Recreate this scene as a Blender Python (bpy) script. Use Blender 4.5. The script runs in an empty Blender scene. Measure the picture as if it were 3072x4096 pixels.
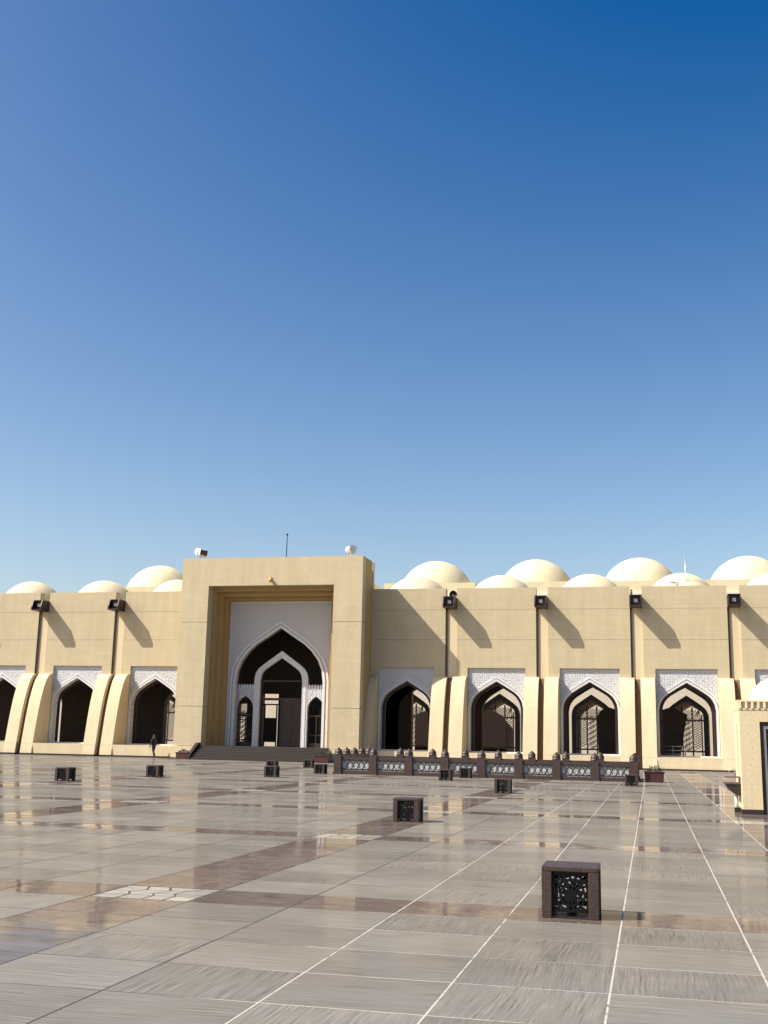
import bpy, bmesh, math, random
from mathutils import Vector, Matrix
random.seed(7)
R = math.radians
scene = bpy.context.scene
C = scene.collection

# ------------------------------------------------------------------ camera
cam_d = bpy.data.cameras.new('camera'); cam = bpy.data.objects.new('camera', cam_d); C.objects.link(cam)
scene.camera = cam
cam_d.sensor_fit = 'HORIZONTAL'; cam_d.sensor_width = 36.0
cam_d.lens = 36.0 * 4472.7 / 3072.0
cam_d.clip_start = 0.1; cam_d.clip_end = 9000
pit, yaw, rol = R(11.601), R(13.365), R(1.192)
fw = Vector((-math.sin(yaw)*math.cos(pit), math.cos(yaw)*math.cos(pit), math.sin(pit)))
rt = Vector((math.cos(yaw), math.sin(yaw), 0)); up = rt.cross(fw)
rt2 = rt*math.cos(rol) + up*math.sin(rol); up2 = -rt*math.sin(rol) + up*math.cos(rol)
M = Matrix((rt2, up2, -fw)).transposed().to_4x4()
M.translation = Vector((0, -88.26, 1.65))
cam.matrix_world = M
scene.render.resolution_x = 768; scene.render.resolution_y = 1024

# ------------------------------------------------------------------ sky, sun, exposure
SUN = Vector((2.0, 1.0, -2.24)).normalized()          # direction the light travels
elev = math.asin(-SUN.z); azim = math.atan2(-SUN.x, -SUN.y)
world = bpy.data.worlds.new('World'); scene.world = world; world.use_nodes = True
wn = world.node_tree; wn.nodes.clear()
sky = wn.nodes.new('ShaderNodeTexSky'); sky.sky_type = 'NISHITA'; sky.sun_disc = False
sky.sun_elevation = elev; sky.sun_rotation = azim % (2*math.pi)
sky.altitude = 0; sky.air_density = 1.0; sky.dust_density = 1.6; sky.ozone_density = 4.0
# the whole sky is graded alike: more contrast and a deeper blue, as the camera recorded it
gain = wn.nodes.new('ShaderNodeVectorMath'); gain.operation = 'MULTIPLY_ADD'
gain.inputs[1].default_value = (2.16, 1.80, 1.42); gain.inputs[2].default_value = (-1.74, -1.74, -1.2)
hsv = wn.nodes.new('ShaderNodeVectorMath'); hsv.operation = 'MAXIMUM'; hsv.inputs[1].default_value = (.06, .45, 1.6)
bg = wn.nodes.new('ShaderNodeBackground'); bg.inputs['Strength'].default_value = 0.083
wo = wn.nodes.new('ShaderNodeOutputWorld')
wn.links.new(sky.outputs[0], gain.inputs[0]); wn.links.new(gain.outputs[0], hsv.inputs[0]); wn.links.new(hsv.outputs[0], bg.inputs['Color']); wn.links.new(bg.outputs[0], wo.inputs[0])
sun_d = bpy.data.lights.new('sun', 'SUN'); sun = bpy.data.objects.new('sun', sun_d); C.objects.link(sun)
sun_d.energy = 5.0; sun_d.angle = R(0.5); sun_d.color = (1.0, 0.95, 0.85)
sun.rotation_euler = SUN.to_track_quat('-Z', 'Y').to_euler(); sun.location = (-80, -120, 90)
vs = scene.view_settings
vs.view_transform = 'Standard'; vs.look = 'None'; vs.gamma = 1.0; vs.use_curve_mapping = False; vs.exposure = 0.74

# ------------------------------------------------------------------ helpers
class MB:
    def __init__(s): s.v = []; s.f = []; s.sm = []; s.at = []
    def add(s, vs_, fs, smooth=False, attr=None):
        o = len(s.v); s.v += [tuple(v) for v in vs_]
        for f in fs:
            s.f.append([i+o for i in f]); s.sm.append(smooth); s.at.append(attr)
        return s
    def box(s, x0, x1, y0, y1, z0, z1, attr=None, bottom=True):
        v = [(x0,y0,z0),(x1,y0,z0),(x1,y1,z0),(x0,y1,z0),(x0,y0,z1),(x1,y0,z1),(x1,y1,z1),(x0,y1,z1)]
        f = [(4,5,6,7),(0,1,5,4),(1,2,6,5),(2,3,7,6),(3,0,4,7)]
        if bottom: f.append((3,2,1,0))
        return s.add(v, f, False, attr)
    def bar(s, a, b, w, up_=(0,0,1), h=None):
        a, b = Vector(a), Vector(b); h = h or w; d = (b-a).normalized(); u = Vector(up_)
        if abs(d.dot(u)) > .98: u = Vector((1,0,0))
        sx = d.cross(u).normalized()*w/2; sz = sx.cross(d).normalized()*h/2
        v = [a-sx-sz, a+sx-sz, a+sx+sz, a-sx+sz, b-sx-sz, b+sx-sz, b+sx+sz, b-sx+sz]
        return s.add(v, [(3,2,1,0),(4,5,6,7),(0,1,5,4),(1,2,6,5),(2,3,7,6),(3,0,4,7)])
    def prism(s, pts, a0, a1, axis='y', smooth=False):
        """polygon in (x,z) extruded along y, or (y,z) along x, or (x,y) along z"""
        n = len(pts)
        if axis == 'y': g = lambda p, t: (p[0], t, p[1])
        elif axis == 'x': g = lambda p, t: (t, p[0], p[1])
        else: g = lambda p, t: (p[0], p[1], t)
        v = [g(p, a0) for p in pts] + [g(p, a1) for p in pts]
        s.add(v, [list(range(n)), list(range(2*n-1, n-1, -1))])
        s.add(v, [(i, (i+1) % n, n+(i+1) % n, n+i) for i in range(n)], smooth)
        return s
    def lathe(s, prof, cx=0, cy=0, n=40, smooth=True):
        """prof: list of (radius, z)"""
        v = []; f = []
        for r, z in prof:
            for k in range(n):
                a = 2*math.pi*k/n; v.append((cx+r*math.cos(a), cy+r*math.sin(a), z))
        for i in range(len(prof)-1):
            for k in range(n):
                f.append((i*n+k, i*n+(k+1) % n, (i+1)*n+(k+1) % n, (i+1)*n+k))
        return s.add(v, f, smooth)
    def tube(s, pts, r, n=10, smooth=True):
        pts = [Vector(p) for p in pts]; v = []; f = []
        for i, p in enumerate(pts):
            d = (pts[min(i+1, len(pts)-1)]-pts[max(i-1, 0)]).normalized()
            u = Vector((0,0,1)) if abs(d.z) < .95 else Vector((1,0,0))
            a = d.cross(u).normalized(); b = a.cross(d)
            for k in range(n):
                t = 2*math.pi*k/n; v.append(p+a*r*math.cos(t)+b*r*math.sin(t))
        for i in range(len(pts)-1):
            for k in range(n): f.append((i*n+k, i*n+(k+1) % n, (i+1)*n+(k+1) % n, (i+1)*n+k))
        f.append(list(range(n))[::-1]); f.append([(len(pts)-1)*n+k for k in range(n)])
        return s.add(v, f, smooth)
    def mesh(s, name, fix=True):
        me = bpy.data.meshes.new(name); me.from_pydata(s.v, [], s.f)
        if any(a is not None for a in s.at):
            at = me.attributes.new('slab', 'FLOAT_VECTOR', 'FACE')
            for i, a in enumerate(s.at): at.data[i].vector = a if a is not None else (0, 0, 0)
        me.polygons.foreach_set('use_smooth', s.sm)
        if fix:
            bm = bmesh.new(); bm.from_mesh(me); bmesh.ops.recalc_face_normals(bm, faces=bm.faces); bm.to_mesh(me); bm.free()
        me.update()
        return me
    def build(s, name, mat, parent=None, bevel=0):
        o = bpy.data.objects.new(name, s.mesh(name)); C.objects.link(o)
        o.data.materials.append(mat); o.parent = parent
        if bevel:
            m = o.modifiers.new('bevel', 'BEVEL'); m.width = bevel; m.segments = 2; m.limit_method = 'ANGLE'; m.angle_limit = R(35)
        return o

def obj(name, me, mat, parent=None):
    o = bpy.data.objects.new(name, me); C.objects.link(o)
    if mat and not me.materials: me.materials.append(mat)
    o.parent = parent
    return o
def empty(name, loc=(0,0,0), rz=0):
    o = bpy.data.objects.new(name, None); C.objects.link(o); o.location = loc; o.rotation_euler.z = rz; o.empty_display_size = .2
    return o
def tag(o, label=None, cat=None, group=None, kind=None):
    if label: o['label'] = label
    if cat: o['category'] = cat
    if group: o['group'] = group
    if kind: o['kind'] = kind
    return o
def copy_tree(o, parent=None):
    c = o.copy(); C.objects.link(c); c.parent = parent
    for ch in [q for q in o.children]: copy_tree(ch, c)
    return c

# ------------------------------------------------------------------ materials
def mat(name):
    m = bpy.data.materials.new(name); m.use_nodes = True
    return m, m.node_tree, m.node_tree.nodes['Principled BSDF']
def nd(t, kind, **kw):
    n = t.nodes.new(kind)
    for k, v in kw.items(): setattr(n, k, v)
    return n
def ramp(t, src, stops):
    r = nd(t, 'ShaderNodeValToRGB'); t.links.new(src, r.inputs[0]); e = r.color_ramp.elements
    while len(e) < len(stops): e.new(.5)
    for el, (p, c) in zip(e, stops): el.position = p; el.color = (*c, 1)
    return r.outputs[0]
def mul(c, k): return tuple(min(1, max(0, v*k)) for v in c)
def plain(name, col, rough=.6, var=.12, scale=3.0, metal=0.0, bump=.15, bscale=60, streak=None, spec=.5):
    """base colour with large soft variation, fine grain and fine relief"""
    m, t, b = mat(name)
    geo = nd(t, 'ShaderNodeNewGeometry')
    src = geo.outputs['Position']
    if streak:
        mp = nd(t, 'ShaderNodeMapping'); mp.inputs['Scale'].default_value = streak; t.links.new(src, mp.inputs[0]); src2 = mp.outputs[0]
    else: src2 = src
    n1 = nd(t, 'ShaderNodeTexNoise'); n1.inputs['Scale'].default_value = scale; n1.inputs['Detail'].default_value = 6; n1.inputs['Roughness'].default_value = .62
    t.links.new(src2, n1.inputs['Vector'])
    c = ramp(t, n1.outputs['Fac'], [(.25, mul(col, 1-var)), (.75, mul(col, 1+var))])
    t.links.new(c, b.inputs['Base Color'])
    b.inputs['Roughness'].default_value = rough; b.inputs['Metallic'].default_value = metal
    b.inputs['Specular IOR Level'].default_value = spec
    if bump:
        n2 = nd(t, 'ShaderNodeTexNoise'); n2.inputs['Scale'].default_value = bscale; n2.inputs['Detail'].default_value = 4
        t.links.new(src, n2.inputs['Vector'])
        bp = nd(t, 'ShaderNodeBump'); bp.inputs['Strength'].default_value = bump; bp.inputs['Distance'].default_value = .02
        t.links.new(n2.outputs['Fac'], bp.inputs['Height']); t.links.new(bp.outputs[0], b.inputs['Normal'])
    return m

def cladding(name, col, coursed=True):
    """cream limestone cladding: fine stone courses, weather streaks"""
    m, t, b = mat(name)
    geo = nd(t, 'ShaderNodeNewGeometry'); pos = geo.outputs['Position']
    sp = nd(t, 'ShaderNodeSeparateXYZ'); t.links.new(pos, sp.inputs[0])
    add = nd(t, 'ShaderNodeMath', operation='ADD'); t.links.new(sp.outputs[0], add.inputs[0]); t.links.new(sp.outputs[1], add.inputs[1])
    cb = nd(t, 'ShaderNodeCombineXYZ'); t.links.new(add.outputs[0], cb.inputs[0]); t.links.new(sp.outputs[2], cb.inputs[1])
    br = nd(t, 'ShaderNodeTexBrick'); br.inputs['Scale'].default_value = 1.0
    br.inputs['Brick Width'].default_value = 1.2; br.inputs['Row Height'].default_value = .40; br.inputs['Mortar Size'].default_value = .006
    br.inputs['Mortar Smooth'].default_value = .3
    br.inputs['Color1'].default_value = (*mul(col, 1.03), 1); br.inputs['Color2'].default_value = (*mul(col, .975), 1); br.inputs['Mortar'].default_value = (*mul(col, .86), 1)
    t.links.new(cb.outputs[0], br.inputs['Vector'])
    mp = nd(t, 'ShaderNodeMapping'); mp.inputs['Scale'].default_value = (1.6, 1.6, .22); t.links.new(pos, mp.inputs[0])
    n1 = nd(t, 'ShaderNodeTexNoise'); n1.inputs['Scale'].default_value = 1.0; n1.inputs['Detail'].default_value = 7; n1.inputs['Roughness'].default_value = .6
    t.links.new(mp.outputs[0], n1.inputs['Vector'])
    st = ramp(t, n1.outputs['Fac'], [(.28, (.88, .865, .83)), (.7, (1.0, 1.0, 1.0))])
    n3 = nd(t, 'ShaderNodeTexNoise'); n3.inputs['Scale'].default_value = 14; n3.inputs['Detail'].default_value = 5
    t.links.new(pos, n3.inputs['Vector'])
    gr = ramp(t, n3.outputs['Fac'], [(.3, (.89, .88, .86)), (.7, (1.05, 1.05, 1.05))])
    mx = nd(t, 'ShaderNodeMix', data_type='RGBA', blend_type='MULTIPLY'); mx.inputs[0].default_value = 1
    base = br.outputs['Color']
    if not coursed:
        rgb = nd(t, 'ShaderNodeRGB'); rgb.outputs[0].default_value = (*col, 1); base = rgb.outputs[0]
    t.links.new(base, mx.inputs[6]); t.links.new(st, mx.inputs[7])
    mx2 = nd(t, 'ShaderNodeMix', data_type='RGBA', blend_type='MULTIPLY'); mx2.inputs[0].default_value = 1
    t.links.new(mx.outputs[2], mx2.inputs[6]); t.links.new(gr, mx2.inputs[7])
    t.links.new(mx2.outputs[2], b.inputs['Base Color'])
    b.inputs['Roughness'].default_value = .8; b.inputs['Specular IOR Level'].default_value = .25
    bp = nd(t, 'ShaderNodeBump'); bp.inputs['Strength'].default_value = .35; bp.inputs['Distance'].default_value = .01
    if coursed:
        t.links.new(br.outputs['Fac'], bp.inputs['Height']); bp.invert = True
    else:
        t.links.new(n3.outputs['Fac'], bp.inputs['Height'])
    t.links.new(bp.outputs[0], b.inputs['Normal'])
    return m

def carved(name, col, depth=.3):
    """white carved stone: shallow arabesque relief"""
    m, t, b = mat(name)
    geo = nd(t, 'ShaderNodeNewGeometry'); pos = geo.outputs['Position']
    mp = nd(t, 'ShaderNodeMapping'); mp.inputs['Scale'].default_value = (1, .05, 1); t.links.new(pos, mp.inputs[0])
    vo = nd(t, 'ShaderNodeTexVoronoi', feature='DISTANCE_TO_EDGE'); vo.inputs['Scale'].default_value = 5.5; vo.inputs['Randomness'].default_value = .55
    t.links.new(mp.outputs[0], vo.inputs['Vector'])
    wv = nd(t, 'ShaderNodeTexVoronoi', feature='SMOOTH_F1'); wv.inputs['Scale'].default_value = 12; t.links.new(mp.outputs[0], wv.inputs['Vector'])
    ad = nd(t, 'ShaderNodeMath', operation='MULTIPLY'); t.links.new(vo.outputs['Distance'], ad.inputs[0]); t.links.new(wv.outputs['Distance'], ad.inputs[1])
    cut = ramp(t, ad.outputs[0], [(.0, (0, 0, 0)), (.06, (1, 1, 1))])
    c = ramp(t, cut, [(0, mul(col, 1-.3*depth)), (1, mul(col, 1.0))])
    t.links.new(c, b.inputs['Base Color'])
    bp = nd(t, 'ShaderNodeBump'); bp.inputs['Strength'].default_value = depth; bp.inputs['Distance'].default_value = .04
    t.links.new(cut, bp.inputs['Height']); t.links.new(bp.outputs[0], b.inputs['Normal'])
    b.inputs['Roughness'].default_value = .6; b.inputs['Specular IOR Level'].default_value = .3
    return m

def granite(name, col, rough=.25, speck=.9):
    m, t, b = mat(name)
    geo = nd(t, 'ShaderNodeNewGeometry'); pos = geo.outputs['Position']
    vo = nd(t, 'ShaderNodeTexVoronoi'); vo.inputs['Scale'].default_value = 150; t.links.new(pos, vo.inputs['Vector'])
    n1 = nd(t, 'ShaderNodeTexNoise'); n1.inputs['Scale'].default_value = 40; n1.inputs['Detail'].default_value = 6; t.links.new(pos, n1.inputs['Vector'])
    sc = nd(t, 'ShaderNodeSeparateColor'); t.links.new(vo.outputs['Color'], sc.inputs[0])
    mx = nd(t, 'ShaderNodeMath', operation='ADD'); t.links.new(sc.outputs[0], mx.inputs[0]); t.links.new(n1.outputs['Fac'], mx.inputs[1])
    dv = nd(t, 'ShaderNodeMath', operation='MULTIPLY'); t.links.new(mx.outputs[0], dv.inputs[0]); dv.inputs[1].default_value = .5
    c = ramp(t, dv.outputs[0], [(.2, mul(col, .35)), (.5, col), (.85, mul(col, 1+speck))])
    t.links.new(c, b.inputs['Base Color']); b.inputs['Roughness'].default_value = rough
    return m

def paving(name, dark, light, rough, brown=False, polish=(.3, .5)):
    """polished veined marble; the face attribute 'slab' holds (tone, vein direction, seed) of each slab"""
    m, t, b = mat(name)
    geo = nd(t, 'ShaderNodeNewGeometry'); pos = geo.outputs['Position']
    at = nd(t, 'ShaderNodeAttribute', attribute_name='slab'); sp = nd(t, 'ShaderNodeSeparateXYZ'); t.links.new(at.outputs['Vector'], sp.inputs[0])
    tone, ang, seed = sp.outputs
    vr = nd(t, 'ShaderNodeVectorRotate', rotation_type='Z_AXIS'); t.links.new(pos, vr.inputs['Vector']); t.links.new(ang, vr.inputs['Angle'])
    # slow wander of the veins
    nw = nd(t, 'ShaderNodeTexNoise'); nw.inputs['Scale'].default_value = 1.3; nw.inputs['Detail'].default_value = 2; t.links.new(pos, nw.inputs['Vector'])
    sv = nd(t, 'ShaderNodeVectorMath', operation='SCALE'); sv.inputs['Scale'].default_value = .05; t.links.new(nw.outputs['Color'], sv.inputs[0])
    av = nd(t, 'ShaderNodeVectorMath', operation='ADD'); t.links.new(vr.outputs[0], av.inputs[0]); t.links.new(sv.outputs[0], av.inputs[1])
    cs = nd(t, 'ShaderNodeCombineXYZ'); t.links.new(seed, cs.inputs[0]); t.links.new(seed, cs.inputs[1])
    av2 = nd(t, 'ShaderNodeVectorMath', operation='ADD'); t.links.new(av.outputs[0], av2.inputs[0]); t.links.new(cs.outputs[0], av2.inputs[1])
    mp = nd(t, 'ShaderNodeMapping'); mp.inputs['Scale'].default_value = (1.5, 46, 1) if not brown else (3, 7, 1); t.links.new(av2.outputs[0], mp.inputs[0])
    n1 = nd(t, 'ShaderNodeTexNoise'); n1.inputs['Scale'].default_value = 1.0; n1.inputs['Detail'].default_value = 6; n1.inputs['Roughness'].default_value = .72
    t.links.new(mp.outputs[0], n1.inputs['Vector'])
    c = ramp(t, n1.outputs['Fac'], [(.3, dark), (.45, tuple((a*.6+c_*.4) for a, c_ in zip(dark, light))), (.72, light)])
    # cloudy patches where the veins fade into plain stone
    nc = nd(t, 'ShaderNodeTexNoise'); nc.inputs['Scale'].default_value = 3.2; nc.inputs['Detail'].default_value = 4; t.links.new(av2.outputs[0], nc.inputs['Vector'])
    mc = nd(t, 'ShaderNodeMapRange'); mc.inputs[1].default_value = .38; mc.inputs[2].default_value = .66; mc.inputs[3].default_value = .0; mc.inputs[4].default_value = .8; t.links.new(nc.outputs['Fac'], mc.inputs[0])
    xc = nd(t, 'ShaderNodeMix', data_type='RGBA'); t.links.new(mc.outputs[0], xc.inputs[0]); t.links.new(c, xc.inputs[6]); xc.inputs[7].default_value = (*[a*.48+c_*.52 for a, c_ in zip(dark, light)], 1)
    c = xc.outputs[2]
    # tone of the slab and soft dirt / foot wear
    n2 = nd(t, 'ShaderNodeTexNoise'); n2.inputs['Scale'].default_value = .55; n2.inputs['Detail'].default_value = 7; n2.inputs['Roughness'].default_value = .65; t.links.new(pos, n2.inputs['Vector'])
    mr = nd(t, 'ShaderNodeMapRange'); mr.inputs[1].default_value = .3; mr.inputs[2].default_value = .7; mr.inputs[3].default_value = .86; mr.inputs[4].default_value = 1.1; t.links.new(n2.outputs['Fac'], mr.inputs[0])
    tm = nd(t, 'ShaderNodeMath', operation='MULTIPLY'); t.links.new(mr.outputs[0], tm.inputs[0]); t.links.new(tone, tm.inputs[1])
    sc = nd(t, 'ShaderNodeVectorMath', operation='SCALE'); t.links.new(c, sc.inputs[0]); t.links.new(tm.outputs[0], sc.inputs['Scale'])
    t.links.new(sc.outputs[0], b.inputs['Base Color'])
    # gloss: streaky polish
    rr = nd(t, 'ShaderNodeMapRange'); rr.inputs[1].default_value = .3; rr.inputs[2].default_value = .7; rr.inputs[3].default_value = rough*.6; rr.inputs[4].default_value = rough*1.5; t.links.new(n2.outputs['Fac'], rr.inputs[0])
    t.links.new(rr.outputs[0], b.inputs['Roughness'])
    nb = nd(t, 'ShaderNodeTexNoise'); nb.inputs['Scale'].default_value = 2.2; nb.inputs['Detail'].default_value = 1.5; t.links.new(pos, nb.inputs['Vector'])
    bp = nd(t, 'ShaderNodeBump'); bp.inputs['Strength'].default_value = .045 if brown else .07; bp.inputs['Distance'].default_value = .05
    t.links.new(nb.outputs['Fac'], bp.inputs['Height']); t.links.new(bp.outputs[0], b.inputs['Normal'])
    # worn, matt stone between the polished patches
    mt = nd(t, 'ShaderNodeBsdfPrincipled'); mt.inputs['Roughness'].default_value = .7; mt.inputs['Specular IOR Level'].default_value = 0
    t.links.new(sc.outputs[0], mt.inputs['Base Color'])
    mk = nd(t, 'ShaderNodeMapRange'); mk.inputs[1].default_value = .35; mk.inputs[2].default_value = .65; mk.inputs[3].default_value = polish[0]; mk.inputs[4].default_value = polish[1]
    n5 = nd(t, 'ShaderNodeTexNoise'); n5.inputs['Scale'].default_value = 1.0; n5.inputs['Detail'].default_value = 4
    mp5 = nd(t, 'ShaderNodeMapping'); mp5.inputs['Scale'].default_value = (.5, 2.2, 1); t.links.new(pos, mp5.inputs[0]); t.links.new(mp5.outputs[0], n5.inputs['Vector'])
    t.links.new(n5.outputs['Fac'], mk.inputs[0])
    ms = nd(t, 'ShaderNodeMixShader'); t.links.new(mk.outputs[0], ms.inputs[0]); t.links.new(mt.outputs[0], ms.inputs[1]); t.links.new(b.outputs[0], ms.inputs[2])
    t.links.new(ms.outputs[0], t.nodes['Material Output'].inputs['Surface'])
    return m

CREAM = (.535, .452, .298)
M_wall = cladding('cream_limestone', CREAM)
M_smooth = cladding('cream_render', (.655, .545, .36), False)
M_reveal_shade = cladding('shaded_reveal_limestone', (.42, .285, .12), False)  # deep ochre puts the golden shade of the gateway reveal into the colour
M_dome = plain('dome_plaster', (.66, .575, .375), .75, .08, 1.0, bump=.1, bscale=20, spec=.2)
M_white = plain('white_stone', (.62, .61, .60), .6, .06, 2, bump=.1, bscale=40, spec=.3)
M_carve = carved('carved_white_stone', (.585, .585, .59), .8)
M_carve2 = carved('gate_panel_stone', (.50, .485, .465), .12)
M_bal = carved('balustrade_panel_stone', (.40, .39, .38), .6)
M_pink = plain('pale_stone', (.74, .65, .54), .7, .08, 2.5)
M_brown = granite('brown_granite', (.13, .07, .052), .3)
M_brown2 = granite('dark_granite', (.024, .017, .015), .35)
M_post = granite('speckled_brown_granite', (.040, .023, .018), .5, 1.8)
M_step = granite('step_granite', (.024, .015, .012), .6)
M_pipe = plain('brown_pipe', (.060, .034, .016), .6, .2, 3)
M_groove = plain('groove_shade_brown', (.11, .066, .032), .8, .2, 3)  # brown stands in for the shade inside the buttress groove
M_wood = plain('dark_timber', (.026, .013, .008), .5, .35, 3, streak=(9, 9, .8))
M_bronze = plain('brown_metal', (.028, .015, .011), .45, .25, 5, metal=.3)
M_black = plain('black_metal', (.005, .005, .006), .5, .3, 20, spec=.2)
M_red = plain('dark_red_planter', (.050, .010, .008), .55, .25, 8)
M_leaf = plain('leaf', (.045, .055, .025), .6, .4, 20)
M_lamp = plain('grey_white_housing', (.62, .62, .60), .45, .06, 6, bump=0)
M_steel = plain('steel', (.55, .55, .55), .35, .1, 6, metal=.8, bump=0)
M_gold = plain('gilt_metal', (.55, .36, .09), .4, .15, 6, metal=.5, bump=0)
M_cloth = plain('dark_cloth', (.012, .012, .016), .85, .3, 15)
M_skin = plain('skin', (.32, .18, .12), .6, .05, 15, bump=0)
M_hair = plain('hair', (.012, .009, .008), .6, .2, 60)
M_int = plain('shade_dark_interior', (.05, .034, .022), .7, .3, 2)  # near-black puts the shade of gallery and passage into the surface colour
M_sand = plain('sandy_ground', (.42, .34, .24), .9, .15, .2)
M_glass, _t, _b = mat('dark_glass'); _b.inputs['Base Color'].default_value = (.01, .012, .014, 1); _b.inputs['Roughness'].default_value = .06
_n = nd(_t, 'ShaderNodeTexNoise'); _n.inputs['Scale'].default_value = 2; _c = ramp(_t, _n.outputs['Fac'], [(.3, (.006, .007, .008)), (.7, (.02, .02, .022))]); _t.links.new(_c, _b.inputs['Base Color'])
M_slab = paving('veined_grey_marble', (.068, .062, .054), (.270, .246, .213), .10, False, (.06, .33))
M_band = paving('polished_brown_granite', (.066, .052, .046), (.19, .150, .130), .05, True, (.30, .75))
M_mosaic = paving('white_mosaic_stone', (.22, .205, .18), (.36, .335, .295), .1, False, (.25, .5))
# grout: pale cement, darker toward one side and in mottled runs
M_grout, t, b = mat('grout'); g_ = nd(t, 'ShaderNodeNewGeometry'); n_ = nd(t, 'ShaderNodeTexNoise'); n_.inputs['Scale'].default_value = .45; n_.inputs['Detail'].default_value = 3
t.links.new(g_.outputs['Position'], n_.inputs['Vector'])
s_ = nd(t, 'ShaderNodeSeparateXYZ'); t.links.new(g_.outputs['Position'], s_.inputs[0])
m_ = nd(t, 'ShaderNodeMapRange'); m_.inputs[1].default_value = -3.5; m_.inputs[2].default_value = -2.7; m_.inputs[3].default_value = -.45; m_.inputs[4].default_value = .3; t.links.new(s_.outputs[0], m_.inputs[0])
n6 = nd(t, 'ShaderNodeTexNoise'); n6.inputs['Scale'].default_value = 7; n6.inputs['Detail'].default_value = 5; t.links.new(g_.outputs['Position'], n6.inputs['Vector'])
m6 = nd(t, 'ShaderNodeMapRange'); m6.inputs[1].default_value = .3; m6.inputs[2].default_value = .7; m6.inputs[3].default_value = -.28; m6.inputs[4].default_value = .1; t.links.new(n6.outputs['Fac'], m6.inputs[0])
a6 = nd(t, 'ShaderNodeMath', operation='ADD'); t.links.new(m6.outputs[0], a6.inputs[0]); t.links.new(m_.outputs[0], a6.inputs[1])
a_ = nd(t, 'ShaderNodeMath', operation='ADD'); t.links.new(n_.outputs['Fac'], a_.inputs[0]); t.links.new(a6.outputs[0], a_.inputs[1])
t.links.new(ramp(t, a_.outputs[0], [(.2, (.06, .05, .042)), (.45, (.14, .12, .10)), (.65, (.43, .40, .345))]), b.inputs['Base Color']); b.inputs['Roughness'].default_value = .8

# ------------------------------------------------------------------ ground and plaza
def sheet(name, x0, x1, y0, y1, z, m):
    o = MB().add([(x0,y0,z),(x1,y0,z),(x1,y1,z),(x0,y1,z)], [(0,1,2,3)]).build(name, m)
    return tag(o, kind='structure')
tag(sheet('ground', -4000, 4000, -4000, 4000, -.12, M_sand), 'flat sandy ground stretching away beyond the paved courtyard', 'ground')
plaza = tag(sheet('plaza', -90, 45, -100.98, 12.9, -.0016, M_grout), 'polished grey and brown marble paved courtyard floor', 'plaza')

PX, PY = 7.64, 8.0
def xcells(k):          # columns of one period: brown band, then six grey slabs
    x = -5.78 + PX*k; out = [(x, x+1.12, True)]; w = (PX-1.12)/6
    for i in range(6): out.append((x+1.12+w*i, x+1.12+w*(i+1), False))
    return out
def ycells(k):
    y = -76.98 + PY*k; out = [(y, y+.97, True)]; w = (PY-.97)/7
    for i in range(7): out.append((y+.97+w*i, y+.97+w*(i+1), False))
    return out
def in_view(x, y):
    d = Vector((x, y, 0)) - M.translation; zc = d.dot(fw)
    if zc < .5: return False
    u = d.dot(rt2)/zc*4472.7; v = -d.dot(up2)/zc*4472.7
    return abs(u) < 1640 and v < 2500
slab_cells = []
for kx in range(-11, 7):
    for cx in xcells(kx):
        for ky in range(-3, 12):
            for cy in ycells(ky):
                x0, x1, bx = cx; y0, y1, by = cy
                if x0 < -89.9 or x1 > 44.9 or y1 > -2.5 or y0 < -100.9: continue
                slab_cells.append((x0, x1, y0, y1, bx, by))
GAP = .0085; GAPY = .009
variants = {}
def slab_variant(w, d, brown, i):
    key = (round(w, 3), round(d, 3), brown, i)
    if key not in variants:
        rnd = random.Random(hash((brown, i, int(w*100))) & 0xffff)
        a = (rnd.uniform(.84, 1.14), (0 if i % 3 else math.pi/2)+rnd.uniform(-.06, .06), rnd.uniform(0, 80))
        variants[key] = MB().box(-w/2+GAP, w/2-GAP, -d/2+GAPY, d/2-GAPY, -.009, 0, a, False).mesh('paving_slab')
        variants[key].materials.append(M_band if brown else M_slab)
    return variants[key]
cands = []
for c in slab_cells:
    x0, x1, y0, y1, bx, by = c
    if bx and by: continue
    mx_, my_ = (x0+x1)/2, (y0+y1)/2
    if in_view(mx_, my_) or in_view(x0, y1) or in_view(x1, y1): cands.append((my_, c))
cands.sort(key=lambda q: q[0]); near = set(c for _, c in cands[:298])
far = {False: MB(), True: MB()}
nmos = 0; mosaic_far = MB()
def mosaic(x0, x1, y0, y1, rnd, n=4):
    """irregular stones: a jittered grid of quads, each shrunk to leave a joint"""
    P = [[Vector((x0+(x1-x0)*(i+(rnd.uniform(-.32, .32) if 0 < i < n else 0))/n, y0+(y1-y0)*(j+(rnd.uniform(-.32, .32) if 0 < j < n else 0))/n, 0)) for j in range(n+1)] for i in range(n+1)]
    for i in range(n):
        for j in range(n):
            q = [P[i][j], P[i+1][j], P[i+1][j+1], P[i][j+1]]; c = sum(q, Vector())/4
            q = [c+(p-c)*.90 for p in q]
            v = [(p.x, p.y, -.009) for p in q]+[(p.x, p.y, 0) for p in q]
            yield v, [(4,5,6,7),(0,1,5,4),(1,2,6,5),(2,3,7,6),(3,0,4,7)], (rnd.uniform(.8, 1.15), rnd.uniform(0, 3), rnd.uniform(0, 50))
rs = random.Random(3)
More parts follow.
